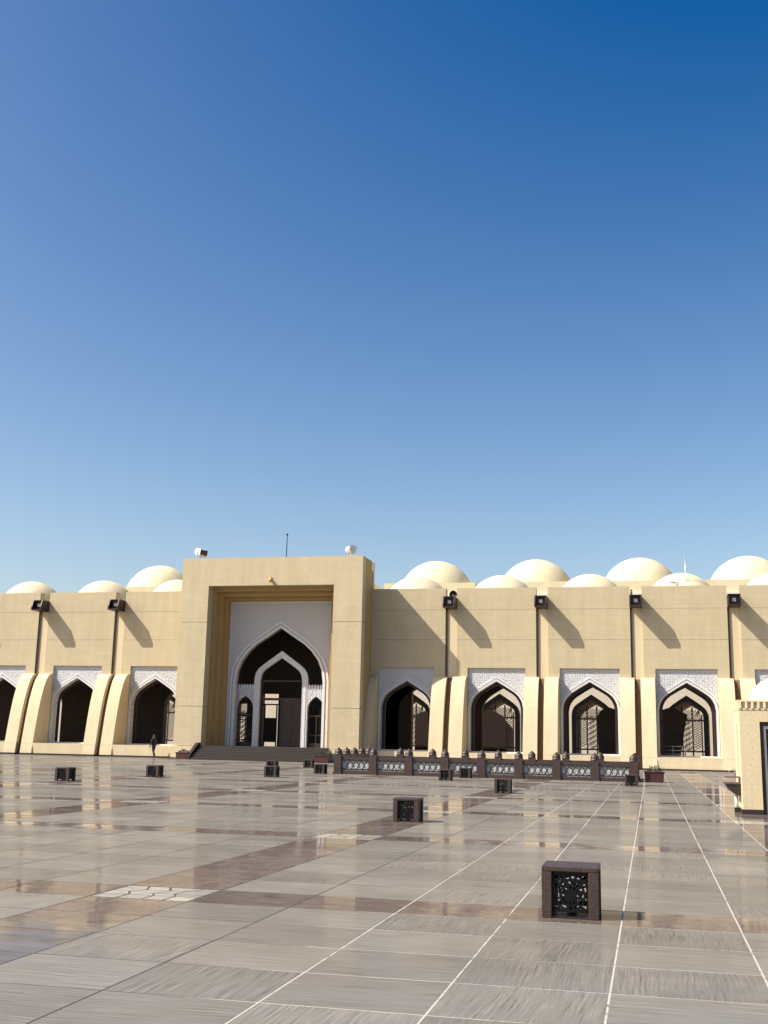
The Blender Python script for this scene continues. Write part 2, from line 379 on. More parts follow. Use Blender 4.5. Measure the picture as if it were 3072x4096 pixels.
for c in slab_cells:
    x0, x1, y0, y1, bx, by = c
    if bx and by:
        for v, f, a in mosaic(x0+GAP, x1-GAP, y0+GAP, y1-GAP, rs):
            if abs(x0+5.78) < .1 and abs(y0+76.98) < .1:
                MB().add(v, f, False, a).build('mosaic_stone', M_mosaic, plaza)
            else: mosaic_far.add(v, f, False, a)
        continue
    brown = bx or by
    if c in near:
        o = obj('paving_slab', slab_variant(x1-x0, y1-y0, brown, rs.randrange(14)), None, plaza)
        o.location = ((x0+x1)/2, (y0+y1)/2, rs.uniform(-.0005, .0004))
    else:
        a = (rs.uniform(.84, 1.14), (math.pi/2 if rs.random() < .33 else 0)+rs.uniform(-.06, .06), rs.uniform(0, 80))
        far[brown].box(x0+GAP, x1-GAP, y0+GAPY, y1-GAPY, -.009, 0, a, False)
tag(far[False].build('far_grey_paving', M_slab, plaza), kind='stuff')
tag(far[True].build('far_brown_paving', M_band, plaza), kind='stuff')
tag(mosaic_far.build('far_mosaic_paving', M_mosaic, plaza), kind='stuff')

# ------------------------------------------------------------------ the mosque courtyard building
B = tag(empty('mosque_building', (-29.35, 0, 0)), 'cream stone mosque building with domes, arcaded wings and tall gateway', 'mosque')
Bo = Vector((-29.35, 0, 0))
def part(mb, name, m, parent=None, bevel=0):
    """builder coordinates are world coordinates; parts hang under the building or one of its parts"""
    o = mb.build(name, m, None, bevel); o.parent = parent or B
    if parent is None: o.matrix_parent_inverse = Matrix.Translation(-Bo)
    return o
def part_of(o, parent):
    o.parent = parent; return o
PITCH = 7.22
ARCH = [(0, 6.46), (.7, 6.05), (1.38, 5.62), (1.66, 5.38), (1.86, 5.12), (2.0, 4.82), (2.08, 4.4)]
def arch_pts(prof, zb, cx=0, grow=0.0, k=1.15):
    """outline of an arch opening from bottom right over the apex to bottom left"""
    out = [(cx+prof[-1][0]+grow, zb)]
    for i in range(len(prof)-1, -1, -1):
        x, z = prof[i]; s = x/prof[-1][0]
        out.append((cx+x+grow*min(1, s*1.15), z+grow*k*(1-.85*s)))
    left = [(2*cx-p[0], p[1]) for p in out[::-1]][1:]
    return out+left
def arch_wall(mb, x0, x1, z0, z1, prof, cx, y0, y1, grow=0.0):
    a = arch_pts(prof, z0, cx, grow)
    mb.prism([(x0, z0), (x0, z1), (x1, z1), (x1, z0)]+a, y0, y1)
def arch_ring(mb, prof, cx, zb, g0, g1, y0, y1):
    a = arch_pts(prof, zb, cx, g0); o = arch_pts(prof, zb, cx, g1)
    n = len(a); v = [(p[0], y0, p[1]) for p in a]+[(p[0], y0, p[1]) for p in o]+[(p[0], y1, p[1]) for p in a]+[(p[0], y1, p[1]) for p in o]
    f = []
    for i in range(n-1):
        f += [(i, i+1, n+i+1, n+i), (2*n+i, 3*n+i, 3*n+i+1, 2*n+i+1), (i, 2*n+i, 2*n+i+1, i+1), (n+i, n+i+1, 3*n+i+1, 3*n+i)]
    for i in (0, n-1): f.append((i, n+i, 3*n+i, 2*n+i))
    mb.add(v, f)

HR = 13.85
BUT = [(.1, 6.80), (-.15, 6.80), (-.36, 6.75), (-.62, 6.58), (-.86, 6.30), (-1.06, 5.95), (-1.24, 5.55), (-1.42, 5.08), (-1.62, 4.45), (-1.80, 3.75), (-1.97, 2.95), (-2.13, 2.1), (-2.27, 1.3), (-2.33, .95), (-2.41, .45), (-2.44, .131)]
ARCHC_R = [2.8-PITCH*k for k in (3, 2, 1, 0, -1, -2)]
ARCHC_L = [2.8-PITCH*k for k in (9, 8, 7, 6)]
GROOVES = [c+PITCH/2 for c in ARCHC_R]+[c+PITCH/2 for c in ARCHC_L if c < -45]+[ARCHC_R[0]-PITCH/2, ARCHC_L[0]-PITCH/2]
HWB = PITCH/2-.465
def bay_meshes():
    """meshes of one bay, arch centre at x = 0"""
    m = {}
    m['lower'] = MB().prism([(-HWB, .96), (-HWB, 9.71), (HWB, 9.71), (HWB, .96), (2.28, .96), (2.28, 7.5), (-2.28, 7.5), (-2.28, .96)], 0, .8)
    m['mid'] = MB().box(-HWB, HWB, .0, .8, 9.727, 12.11)
    m['top'] = MB().box(-HWB, HWB, .0, .8, 12.127, HR)
    p = MB(); arch_wall(p, -2.276, 2.276, 1.06, 7.496, ARCH, 0, .18, .72); m['panel'] = p
    r = MB(); arch_ring(r, ARCH, 0, 1.065, .02, .17, .06, .178); arch_ring(r, ARCH, 0, 1.065, .24, .36, .10, .178); m['ring'] = r
    s = MB().box(-PITCH/2+.22, PITCH/2-.24, -2.34, .795, .13, .955); m['base'] = s
    fr = MB(); arch_ring(fr, ARCH, 0, 1.066, -.24, -.002, .74, .86); m['frame'] = fr  # added dark ring, stands in for the shaded arch reveal
    m['plinth'] = MB().box(-PITCH/2+.20, PITCH/2-.22, -2.47, .7, 0, .128)
    m['sill'] = MB().box(-2.27, 2.27, -.0, .9, .957, 1.057)
    return m
bm_ = bay_meshes(); BM = {k: v.mesh(k) for k, v in bm_.items()}
for k, mm in dict(lower=M_wall, mid=M_wall, top=M_wall, panel=M_carve, ring=M_white, base=M_smooth, frame=M_bronze, plinth=M_brown2, sill=M_white).items(): BM[k].materials.append(mm)
def bpart(name, me, x, parent=None):
    o = obj(name, me, None, parent or B)
    if parent is None: o.location = (x-Bo.x, 0, 0)
    return o
for cx in ARCHC_R+ARCHC_L:
    bpart('wall_panel', BM['lower'], cx); bpart('wall_panel', BM['mid'], cx); bpart('parapet_panel', BM['top'], cx)
    p = bpart('arch_panel', BM['panel'], cx); bpart('arch_moulding', BM['ring'], cx, p); bpart('sill', BM['sill'], cx, p); bpart('shade_ring', BM['frame'], cx, p)
    s = bpart('base_wall', BM['base'], cx); bpart('plinth', BM['plinth'], cx, s)
# buttress pairs, grooves and spouts
bl = MB().prism(BUT+[(.1, .131)], -1.32, -.24, 'x').mesh('buttress'); bl.materials.append(M_smooth)
br_ = MB().prism(BUT+[(.1, .131)], .22, 1.28, 'x').mesh('buttress'); br_.materials.append(M_smooth)
inner = [(min(.14, y+.40), z-.06) for y, z in BUT[2:]]
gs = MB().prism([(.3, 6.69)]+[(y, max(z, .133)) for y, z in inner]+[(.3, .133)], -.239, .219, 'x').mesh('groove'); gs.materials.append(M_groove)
gf = MB().box(-.464, .464, .15, .8, .96, 12.98).mesh('groove_back'); gf.materials.append(M_smooth)
pl = MB().box(-.239, .199, -2.1, .2, 0, .128).mesh('plinth'); pl.materials.append(M_brown2)
# spout: open box with a bevelled nose, walls 60 mm
def spout_mesh():
    m = MB(); side = [(.1, 12.15), (-1.40, 12.15), (-1.40, 12.48), (-1.16, 13.06), (.1, 13.06)]
    for a, b_ in ((-.464, -.37), (.37, .464)): m.prism(side, a, b_, 'x')
    m.box(-.369, .369, -1.39, .1, 12.155, 12.25)
    m.box(-.369, .369, -1.15, .1, 12.97, 13.055)
    return m.mesh('spout')
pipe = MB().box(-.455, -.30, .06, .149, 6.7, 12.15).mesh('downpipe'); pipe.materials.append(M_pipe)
spm = spout_mesh(); spm.materials.append(M_bronze)
cap = MB().box(-.36, .36, -.9, -.82, 12.26, 12.96).mesh('spout_plate'); cap.materials.append(M_wood)
lens = MB().box(-.13, .13, -.96, -.902, 12.5, 12.76).mesh('spout_outlet'); lens.materials.append(M_pink)
for gx in GROOVES:
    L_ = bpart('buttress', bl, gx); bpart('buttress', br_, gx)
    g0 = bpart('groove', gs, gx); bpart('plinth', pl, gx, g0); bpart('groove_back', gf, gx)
    if gx > -60 and not (-37.5 < gx < -21):
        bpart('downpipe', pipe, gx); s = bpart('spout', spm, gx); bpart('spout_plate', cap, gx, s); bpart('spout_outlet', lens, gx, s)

# colonnade behind the arches: floor, roof, rear arcade
XL, XR = ARCHC_L[0]-PITCH/2-3, ARCHC_R[-1]+PITCH/2+.5
for a, b_ in ((XL, -37.0), (-21.7, XR)):
    part(MB().box(a, b_, .92, 12.9, .0, .94), 'gallery_floor', M_brown)
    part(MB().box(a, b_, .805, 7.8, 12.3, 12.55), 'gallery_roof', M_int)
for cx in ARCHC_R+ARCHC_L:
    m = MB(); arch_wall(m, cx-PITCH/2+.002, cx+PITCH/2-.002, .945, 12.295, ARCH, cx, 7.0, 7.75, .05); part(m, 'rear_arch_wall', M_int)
part(MB().box(XL-.5, XL+.2, .81, 12.9, .95, 12.29), 'end_wall', M_smooth)

# second sunlit wall beyond the gallery, with lattice doors; the big domes stand on its building
W2Y = 13.0
ARCH2 = [(0, 5.95), (.55, 5.6), (1.1, 5.22), (1.4, 4.95), (1.57, 4.6), (1.62, 4.2)]
edges = []
c2 = [(2.8-PITCH*k)*1.12 for k in range(-2, 10)]
for cx in c2:
    h = PITCH*1.12/2
    m = MB(); arch_wall(m, cx-h, cx+h, .945, 15.1, ARCH2, cx, W2Y, W2Y+.9); w = part(m, 'inner_wall', M_pink)
    m = MB(); arch_ring(m, ARCH2, cx, .96, -.26, .12, W2Y-.05, W2Y+.12); part_of(m.build('shade_ring', M_black), w)  # dark ring added as the shade of the inner arch reveal
    part_of(MB().box(cx-1.6, cx+1.6, W2Y+.16, W2Y+.24, .95, 5.9).build('door_board', M_pink), w)
    lt = MB()
    for k, w_ in ((-.42, .045), (.42, .045), (-1.2, .03), (1.2, .03)):
        lt.box(cx+k-w_, cx+k+w_, W2Y+.135, W2Y+.158, .95, 5.1 if abs(k) < 1 else 4.5)
    lt.box(cx-1.5, cx+1.5, W2Y+.125, W2Y+.1585, 3.97, 4.05); lt.box(cx-1.5, cx+1.5, W2Y+.125, W2Y+.1585, 1.36, 1.43)
    for kz in range(6):
        ox, oz = cx, 1.72+kz*.45
        for rr in (.30, .15):
            for j in range(12):
                a0, a1 = 2*math.pi*j/12, 2*math.pi*(j+1)/12
                lt.bar((ox+rr*math.cos(a0), W2Y+.150, oz+rr*.75*math.sin(a0)), (ox+rr*math.cos(a1), W2Y+.150, oz+rr*.75*math.sin(a1)), .028, (0, 1, 0))
    for sx_ in (-1, 1):
        for kz in range(12):
            z0_ = 1.45+kz*.21
            lt.bar((cx+sx_*.46, W2Y+.152, z0_), (cx+sx_*1.17, W2Y+.152, z0_+.42), .018, (0, 1, 0))
            lt.bar((cx+sx_*.46, W2Y+.152, z0_+.42), (cx+sx_*1.17, W2Y+.152, z0_), .018, (0, 1, 0))
    for k in range(-6, 7):
        x0_, x1_ = cx+k*.2, cx+k*.2+.55
        lt.bar((max(cx-1.15, min(cx+1.15, x0_)), W2Y+.152, 4.06), (max(cx-1.0, min(cx+1.0, x1_)), W2Y+.152, 4.85), .018, (0, 1, 0))
        lt.bar((max(cx-1.15, min(cx+1.15, x0_)), W2Y+.152, 4.06), (max(cx-1.0, min(cx+1.0, x0_-.55)), W2Y+.152, 4.85), .018, (0, 1, 0))
    part_of(lt.build('door_lattice', M_wood), w)
    if -13.5 < cx < -12.5: part_of(MB().prism([(cx-1.62, .96), (cx-1.62, 4.3), (cx-1.1, 4.75), (cx-.5, 4.55), (cx+.1, 4.2), (cx+.55, 3.7), (cx+.55, .96)], W2Y-.16, W2Y-.08).build('dark_leaf', M_wood), w)  # added dark panel, shaped as the shadow on this inner wall
    if -21.5 < cx < -20.5: part_of(MB().prism([(cx+.40, .96), (cx+.40, 4.0), (cx+1.0, 4.4), (cx+1.62, 4.3), (cx+1.62, .96)], W2Y-.16, W2Y-.08).build('dark_leaf', M_wood), w)  # another added dark panel, imitates shade over the right of this arch
part(MB().box(c2[-1]-4.1, c2[0]+4.1, W2Y+.95, 26, 0, 15.05), 'hall_block', M_smooth)
# dark cut-out added in the gallery, imitates shadow shapes by the third groove
pt = [(-4.1, .95), (-4.2, 4.0), (-3.95, 4.45), (-3.3, 4.8), (-2.5, 4.55), (-1.9, 4.3), (.3, 4.3), (.9, 4.6), (1.7, 4.85), (2.3, 4.6), (3.0, 4.25), (2.85, 3.8), (2.6, 2.4), (2.35, .95)]
part(MB().prism(pt, 6.3, 6.6), 'shade_cutout', M_int)

# domes
def dome_mesh(Rr, name, zc, zb):
    m = MB(); n = 14; a0 = math.asin(max(-1, (zb-zc)/Rr)); pr = []
    for i in range(n+1):
        a = a0+(math.pi/2-a0)*i/n; pr.append((max(.002, Rr*math.cos(a)), zc+Rr*math.sin(a)))
    m.lathe(pr, n=56); me = m.mesh(name); me.materials.append(M_dome); return me
sd = dome_mesh(2.9, 'small_dome', 12.53, 12.545)
for cx in ARCHC_R+ARCHC_L:
    o = obj('small_dome', sd, None, B); o.location = (cx-.05-Bo.x, 4.1, 0)
bd = dome_mesh(3.6, 'large_dome', 15.22, 16.0)
ph = MB().box(-4.3, 4.3, -3.8, 3.8, 15.06, 16.19).mesh('dome_plinth'); ph.materials.append(M_dome)
for k in range(-5, 4):
    o = obj('large_dome', bd, None, B); o.location = (-.535+9.55*k-Bo.x, 17.0, 0)
    obj('dome_plinth', ph, None, o)

# ------------------------------------------------------------------ gateway
GX = -29.35; HO, HI = 7.62, 5.28
gate = part(MB().prism([(GX-HO, 10.83), (GX-HO, 16.05), (GX+HO, 16.05), (GX+HO, 10.83), (GX+HI, 10.83), (GX+HI, 13.76), (GX-HI, 13.76), (GX-HI, 10.83)], -3.6, -2.6), 'gateway', M_wall)
gp = lambda mb, name, m, bevel=0: part_of(mb.build(name, m, None, bevel), gate)
for s in (-1, 1):
    xa, xb = (GX-HO, GX-HI) if s < 0 else (GX+HI, GX+HO)
    gp(MB().box(xa, xb, -3.6, -2.6, 4.13, 10.80), 'jamb_block', M_wall)
    gp(MB().box(xa, xb, -3.6, -2.6, 1.03, 4.10), 'jamb_block', M_wall)
    gp(MB().box(xa-.12, xb+(.12 if s > 0 else 0)-(0 if s > 0 else 0), -3.74, -2.6, .10, 1.0), 'jamb_base', M_smooth)
    gp(MB().box(xa-.2 if s < 0 else xa, xb+(.2 if s > 0 else 0), -3.82, -2.6, 0, .098), 'plinth', M_brown2)
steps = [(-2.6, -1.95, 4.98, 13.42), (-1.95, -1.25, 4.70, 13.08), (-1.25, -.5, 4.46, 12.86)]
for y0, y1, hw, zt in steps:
    gp(MB().prism([(GX-HO+.004, 0), (GX-HO+.004, 16.046), (GX+HO-.004, 16.046), (GX+HO-.004, 0), (GX+hw, 0), (GX+hw, zt), (GX-hw, zt), (GX-hw, 0)], y0, y1), 'reveal_step', M_reveal_shade)
# gate body with arched passage
AB = [(0, 10.62), (1.0, 9.96), (2.07, 9.27), (2.68, 8.72), (3.24, 7.98), (3.58, 7.15), (3.70, 6.2)]
m = MB(); arch_wall(m, GX-4.44, GX+4.44, 1.06, 12.855, AB, GX, -.5, -.18); gp(m, 'arch_panel', M_carve2)
m = MB(); arch_ring(m, AB, GX, 1.07, .03, .24, -.62, -.502); arch_ring(m, AB, GX, 1.07, .34, .52, -.58, -.502); gp(m, 'arch_moulding', M_white)
gp(MB().box(GX-4.44, GX+4.44, -.56, -.502, 12.66, 12.85).box(GX-4.44, GX-4.32, -.56, -.502, 1.07, 12.659).box(GX+4.32, GX+4.44, -.56, -.502, 1.07, 12.659), 'panel_border', M_white)
m = MB(); arch_wall(m, GX-HO+.006, GX+HO-.006, 1.055, 16.044, AB, GX, -.179, .35, .3); gp(m, 'gate_body', M_wall)
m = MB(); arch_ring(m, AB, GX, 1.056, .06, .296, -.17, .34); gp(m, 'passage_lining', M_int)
gp(MB().box(GX-HI+.002, GX+HI-.002, -3.58, 6.99, 0, 1.05), 'gate_floor', M_post)
# screen: arched band, side panels with battlements and small arches
AI = [(0, 8.24), (.55, 7.87), (1.1, 7.5), (1.5, 7.2), (1.72, 6.88), (1.82, 6.4)]
m = MB(); arch_ring(m, AI, GX, 1.055, 0, .48, -.02, .30); scr = gp(m, 'screen_arch', M_white)
m = MB(); arch_ring(m, AI, GX, 1.06, .16, .34, -.06, -.022)
o = m.build('screen_moulding', M_white); o.parent = gate
AS = [(0, 5.12), (.32, 4.9), (.55, 4.66), (.68, 4.35), (.71, 4.0)]
for s in (-1, 1):
    cx = GX+s*3.02
    m = MB(); arch_wall(m, cx-.735 if s < 0 else cx-.715, cx+.715 if s < 0 else cx+.735, 1.056, 5.78, AS, cx, .0, .26)
    xa, xb = (GX-3.76, GX-2.305) if s < 0 else (GX+2.305, GX+3.76)
    m = MB(); arch_wall(m, xa, xb, 1.056, 5.75, AS, (xa+xb)/2, .0, .26); gp(m, 'screen_panel', M_carve)
    for k in range(6):
        w = (xb-xa)/6; x0 = xa+w*k
        gp(MB().prism([(x0+.03, 5.752), (x0+.03, 5.95), (x0+w/2, 6.1), (x0+w-.03, 5.95), (x0+w-.03, 5.752)], .04, .22), 'merlon', M_white)
    cxs = (xa+xb)/2
    m = MB()                                    # timber leaf and bars in the side arch
    m.box(cxs-.72, cxs-.64, .30, .38, 1.06, 4.9).box(cxs+.64, cxs+.72, .30, .38, 1.06, 4.9)
    m.box(cxs-.7, cxs+.7, .30, .38, 1.06, 1.4).box(cxs-.7, cxs+.7, .30, .38, 3.5, 3.62).box(cxs-.04, cxs+.04, .30, .38, 1.4, 3.5).box(cxs-.7, cxs+.7, .30, .38, 2.0, 2.08)
    gp(m, 'side_door_frame', M_wood)
# main door frame: posts, transoms
m = MB()
m.box(GX-1.82, GX-1.66, .34, .46, 1.06, 7.3).box(GX+1.66, GX+1.82, .34, .46, 1.06, 7.3)
m.box(GX-1.66, GX+1.66, .34, .46, 4.78, 4.98).box(GX-1.66, GX+1.66, .34, .46, 6.3, 6.42).box(GX-.08, GX+.08, .34, .46, 1.06, 4.78)
gp(m, 'door_frame', M_wood)
dl = gp(MB().box(GX+.1, GX+.95, .37, .43, 1.08, 4.77).box(GX+.96, GX+1.65, .365, .425, 1.08, 4.77), 'dark_leaf', M_wood)
o = MB().box(GX+.2, GX+.85, .35, .368, 1.4, 2.7).box(GX+.2, GX+.85, .35, .368, 2.9, 4.6).build('door_moulding', M_wood); o.parent = gate
# rear wall of the passage with openings to the sunlit court behind
m = MB()
xs = [GX-9.5, -35.55, -34.75, -33.35, -31.85, -31.45, -31.0, -28.15, -27.95, GX+9.5]; tops = [0, 4.7, 0, 5.6, 0, 5.1, 0, 4.4, 0]
for i in range(9):
    m.box(xs[i], xs[i+1], 7.0, 7.75, tops[i] if tops[i] else .0, 12.2)
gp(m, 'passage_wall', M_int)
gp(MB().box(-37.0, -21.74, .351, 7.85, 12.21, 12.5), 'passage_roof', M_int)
m = MB()
m.box(-33.35, -31.85, 7.2, 7.3, 4.6, 4.72).box(-33.2, -33.1, 7.2, 7.3, 1.06, 4.6).box(-32.1, -32.0, 7.2, 7.3, 1.06, 4.6).box(-33.1, -32.1, 7.22, 7.28, 1.4, 3.5)
m.box(-35.55, -34.75, 7.2, 7.3, 3.6, 3.7).box(-35.55, -34.75, 7.2, 7.3, 3.25, 3.35).box(-35.55, -34.75, 7.2, 7.3, 1.5, 1.6).box(-31.45, -31.0, 7.2, 7.3, 1.6, 1.72)
gp(m, 'passage_door', M_wood)
gp(MB().box(-37.0, -21.72, 7.8, 12.9, 0, .93), 'court_floor', M_brown)
# stairs up to the gate
for k in range(6):
    z1 = 1.04-.172*k
    gp(MB().box(GX-HI+.004, GX+HI-.004, -3.60-.34*(k+1), -3.60-.34*k+.0, 0, z1-.0), 'stair', M_step, .012)
gp(MB().prism([(-3.62, 0), (-3.62, 1.28), (-4.0, 1.28), (-5.7, .30), (-5.7, 0)], GX-HI-.26, GX-HI+.002, 'x'), 'stair_cheek', M_brown2, .02)
gp(MB().prism([(-3.84, 0), (-3.84, .9), (-4.0, .9), (-5.9, .2), (-5.9, 0)], GX+HI, GX+HI+.26, 'x'), 'stair_cheek', M_brown2, .02)

# ------------------------------------------------------------------ fittings on the roof and walls
def floodlight(x, y, z, rz, tilt, label):
    t_ = tag(empty('floodlight', (x, y, z), rz), label, 'floodlight', 'floodlights on the gateway roof')
    MB().tube([(0, 0, 0), (0, 0, .3)], .05, 8).box(-.18, .18, -.18, .18, 0, .03).build('stand', M_steel, t_)
    MB().box(-.5, -.46, -.05, .05, .24, .62).box(.46, .5, -.05, .05, .24, .62).box(-.5, .5, -.05, .05, .22, .27).build('yoke', M_steel, t_)
    h = MB().prism([(-.32, -.22), (-.32, .30), (.10, .34), (.30, .20), (.30, -.12), (.10, -.26)], -.45, .45, 'x').build('housing', M_lamp, t_, .03)
    h.location = (0, 0, .58); h.rotation_euler.x = tilt
    g = MB().box(-.38, .38, -.335, -.322, -.16, .24).build('lens', M_glass, h)
    return t_
floodlight(-35.75, -2.9, 16.05, 1.2, .2, 'white floodlight on the gateway roof at the end above the walking person')
floodlight(-22.95, -2.9, 16.05, 2.2, .25, 'white floodlight on the gateway roof at the end toward the balustrade')
an = tag(empty('antenna_mast', (-28.3, -3.0, 16.05)), 'thin dark antenna mast on top of the gateway', 'antenna')
MB().tube([(0, 0, .02), (0, 0, 1.85)], .035, 8).build('pole', M_black, an); MB().lathe([(.002, 1.85), (.075, 1.88), (.075, 1.98), (.002, 2.03)], n=12).build('tip', M_black, an)
MB().box(-.14, .14, -.14, .14, 0, .03).build('base_plate', M_steel, an)
an = tag(empty('lightning_rod', (3.05, 2.0, 12.55)), 'slender grey lightning rod rising behind the arcade parapet', 'rod')
MB().tube([(0, 0, .02), (0, 0, 4.1)], .028, 8).build('pole', M_steel, an); MB().box(-.15, .15, -.15, .15, 0, .03).build('base_plate', M_steel, an)
lp = tag(empty('lintel_lamp', (-29.3, -3.6, 14.2)), 'small gilt lamp on the face of the gateway lintel', 'lamp')
MB().box(-.09, .09, -.03, -.001, -.12, .2).build('bracket', M_gold, lp); MB().lathe([(.002, -.28), (.10, -.2), (.15, -.02), (.10, .1), (.03, .14)], 0, -.2, 14).build('globe', M_gold, lp)
MB().tube([(0, -.02, .16), (0, -.2, .14)], .02, 8).build('arm', M_gold, lp)
# horn loudspeakers and lamps by the spouts
def horn(x, y, z, rz, label, s=1.0, m=M_bronze):
    h = tag(empty('horn_loudspeaker', (x, y, z), rz), label, 'loudspeaker'); h.scale = (s, s, s)
    o = MB().lathe([(.05, 0), (.06, .22), (.12, .36), (.24, .48), (.26, .5), (.22, .49), (.05, .30)], n=18).build('horn', m, h); o.rotation_euler.x = math.pi/2; o.location = (0, .2, .3)
    MB().tube([(0, 0, 0), (0, 0, .28)], .03, 8).box(-.1, .1, -.1, .1, 0, .02).build('bracket', m, h)
    return h
g0 = GROOVES[0]
horn(GROOVES[0]+.05, .45, 12.982, .2, 'brown horn loudspeaker above the spout nearest the gateway', 1.25)
horn(2.05, .5, HR+.002, 1.9, 'grey horn loudspeaker on the parapet above the railed arch', 1.15, M_steel)
wl = tag(empty('wall_lamp', (-1.12, -.85, 13.062)), 'small dark cylinder lamp standing on a spout', 'lamp')
MB().lathe([(.08, 0), (.08, .03), (.05, .05), (.09, .1), (.09, .36), (.05, .42), (.002, .43)], n=14).build('body', M_bronze, wl); MB().lathe([(.094, .2), (.094, .28)], n=14).build('band', M_steel, wl)

# railings
def railing(x0, x1, y, z, label):
    r_ = tag(empty('railing', ((x0+x1)/2, y, z)), label, 'railing', 'steel railings of the gallery'); w = (x1-x0)/2
    n = max(2, int((x1-x0)/.9)+1)
    for i in range(n):
        x = -w+2*w*i/(n-1); MB().tube([(x, 0, 0), (x, 0, .82)], .03, 8).build('post', M_steel, r_)
    for zz in (.8, .5, .22): MB().tube([(-w, 0, zz), (w, 0, zz)], .025, 8).build('rail', M_steel, r_)
railing(.75, 2.6, 1.6, .942, 'steel railing inside the arch facing the dark red planter')
railing(5.25, 6.05, -1.6, .957, 'steel railing on the wall base behind the domed kiosk')

# ------------------------------------------------------------------ stone balustrade round a stairwell
bal = tag(empty('stone_balustrade', (-8.14, -28.8, 0)), 'brown granite balustrade with domed posts and white carved panels', 'balustrade')
post_m = MB().box(-.19, .19, -.19, .19, .0, .98).box(-.23, .23, -.23, .23, 0, .10).mesh('post'); post_m.materials.append(M_post)
fin_m = MB().lathe([(.215, .982), (.215, 1.01), (.19, 1.02), (.205, 1.07), (.20, 1.12), (.165, 1.19), (.10, 1.25), (.05, 1.285), (.045, 1.31), (.002, 1.34)], n=18).mesh('finial'); fin_m.materials.append(M_post)
def carve_panel(L):
    m = MB(); h = L/2-.17
    m.box(-h, h, .0, .03, .17, .72)
    return m
bx0, bx1, by0, by1 = -15.48, -.80, -32.0, -25.6
def bal_post(x, y):
    p = obj('post', post_m, None, bal); p.location = (x+8.14, y+28.8, 0); obj('finial', fin_m, None, p)
runs = []
for i in range(9):
    x = bx0+(bx1-bx0)*i/8; bal_post(x, by0); bal_post(x, by1)
    if i < 8:
        x2 = bx0+(bx1-bx0)*(i+1)/8; runs += [((x+x2)/2, by0, 0, x2-x), ((x+x2)/2, by1, 0, x2-x)]
for j in range(1, 4):
    y = by0+(by1-by0)*j/4; bal_post(bx0, y); bal_post(bx1, y)
for j in range(4):
    y = by0+(by1-by0)*(j+.5)/4; runs += [(bx0, y, math.pi/2, 1.6), (bx1, y, math.pi/2, 1.6)]
bcache = {}
def bal_mesh(L):
    k = round(L, 3)
    if k not in bcache:
        h = L/2-.192
        p = MB().box(-h, h, -.03, .03, .17, .735).mesh('panel'); p.materials.append(M_bal)
        r1 = MB().box(-h, h, -.12, .12, .737, .86).mesh('rail'); r1.materials.append(M_post)
        r2 = MB().box(-h, h, -.13, .13, .0, .168).mesh('base'); r2.materials.append(M_post)
        tr = MB()
        n = 5
        for i in range(n):
            c = -h+2*h*(i+.5)/n
            for a in range(8):
                a0, a1 = math.pi*a/4, math.pi*(a+1)/4
                tr.bar((c+.12*math.cos(a0), -.04, .45+.19*math.sin(a0)), (c+.13*math.cos(a1), -.04, .45+.19*math.sin(a1)), .018, (0, 1, 0))
        tr.bar((-h, -.04, .25), (h, -.04, .25), .03).bar((-h, -.04, .68), (h, -.04, .68), .03)
        t_ = tr.mesh('tracery'); t_.materials.append(M_bronze)
        bcache[k] = (p, r1, r2, t_)
    return bcache[k]
for x, y, rz, L in runs:
    p, r1, r2, t_ = bal_mesh(L)
    o = obj('panel', p, None, bal); o.location = (x+8.14, y+28.8, 0); o.rotation_euler.z = rz
    obj('rail', r1, None, o); obj('base', r2, None, o); obj('tracery', t_, None, o)

# ------------------------------------------------------------------ light boxes on the plaza
def make_box():
    t_ = empty('plaza_light_box'); M_brown = M_post; W, H, P = .275, .485, .098
    for sx in (-1, 1):
        for sy in (-1, 1):
            x0, x1 = sorted((sx*W, sx*(W-P))); y0, y1 = sorted((sy*W, sy*(W-P)))
            MB().box(x0, x1, y0, y1, 0, H-.052).build('post', M_brown, t_, .006)
    MB().box(-W, W, -W, W, H-.05, H).build('top', M_brown, t_, .008)
    MB().box(-W+.02, W-.02, -W+.02, W-.02, .0, .02).build('base', M_brown2, t_)
    def lattice():
        m = MB(); h = W-P; y = -W+.035; z0, z1 = .06, H-.053; zc = .215; b_ = .013
        m.box(-h, h, y-.01, y+.01, z0, z0+.03).box(-h, h, y-.01, y+.01, z1-.035, z1).box(-h, h, y-.01, y+.01, z1-.085, z1-.065)
        m.box(-h, -h+.022, y-.01, y+.01, z0, z1).box(h-.022, h, y-.01, y+.01, z0, z1)
        for i in range(5):
            x = -h+.022+(2*h-.044)*(i+1)/6; m.box(x-.012, x+.012, y-.009, y+.009, z1-.066, z1-.034)
        for r_, w in ((.14, .022), (.098, .02), (.05, .018)):
            for k in range(20):
                a0, a1 = 2*math.pi*k/20, 2*math.pi*(k+1)/20
                m.bar((r_*math.cos(a0), y, zc+r_*math.sin(a0)), (r_*math.cos(a1), y, zc+r_*math.sin(a1)), w, (0, 1, 0), .016)
        for k in range(12):
            a0 = 2*math.pi*(k+.5)/12
            m.bar((.0, y, zc), (.145*math.cos(a0), y, zc+.145*math.sin(a0)), .02, (0, 1, 0), .014)
        for sx in (-1, 1):
            for sz in (-1, 1): m.bar((sx*.09, y, zc+sz*.1), (sx*h, y, zc+sz*.155), .03, (0, 1, 0), .016)
        me = m.mesh('lattice'); me.materials.append(M_black); return me
    lm = lattice()
    for k in range(4):
        o = obj('lattice', lm, None, t_); o.rotation_euler.z = k*math.pi/2
    c_ = MB().lathe([(.05, .021), (.05, .26), (.03, .28), (.002, .285)], n=14).build('lamp', M_glass, t_)
    return t_
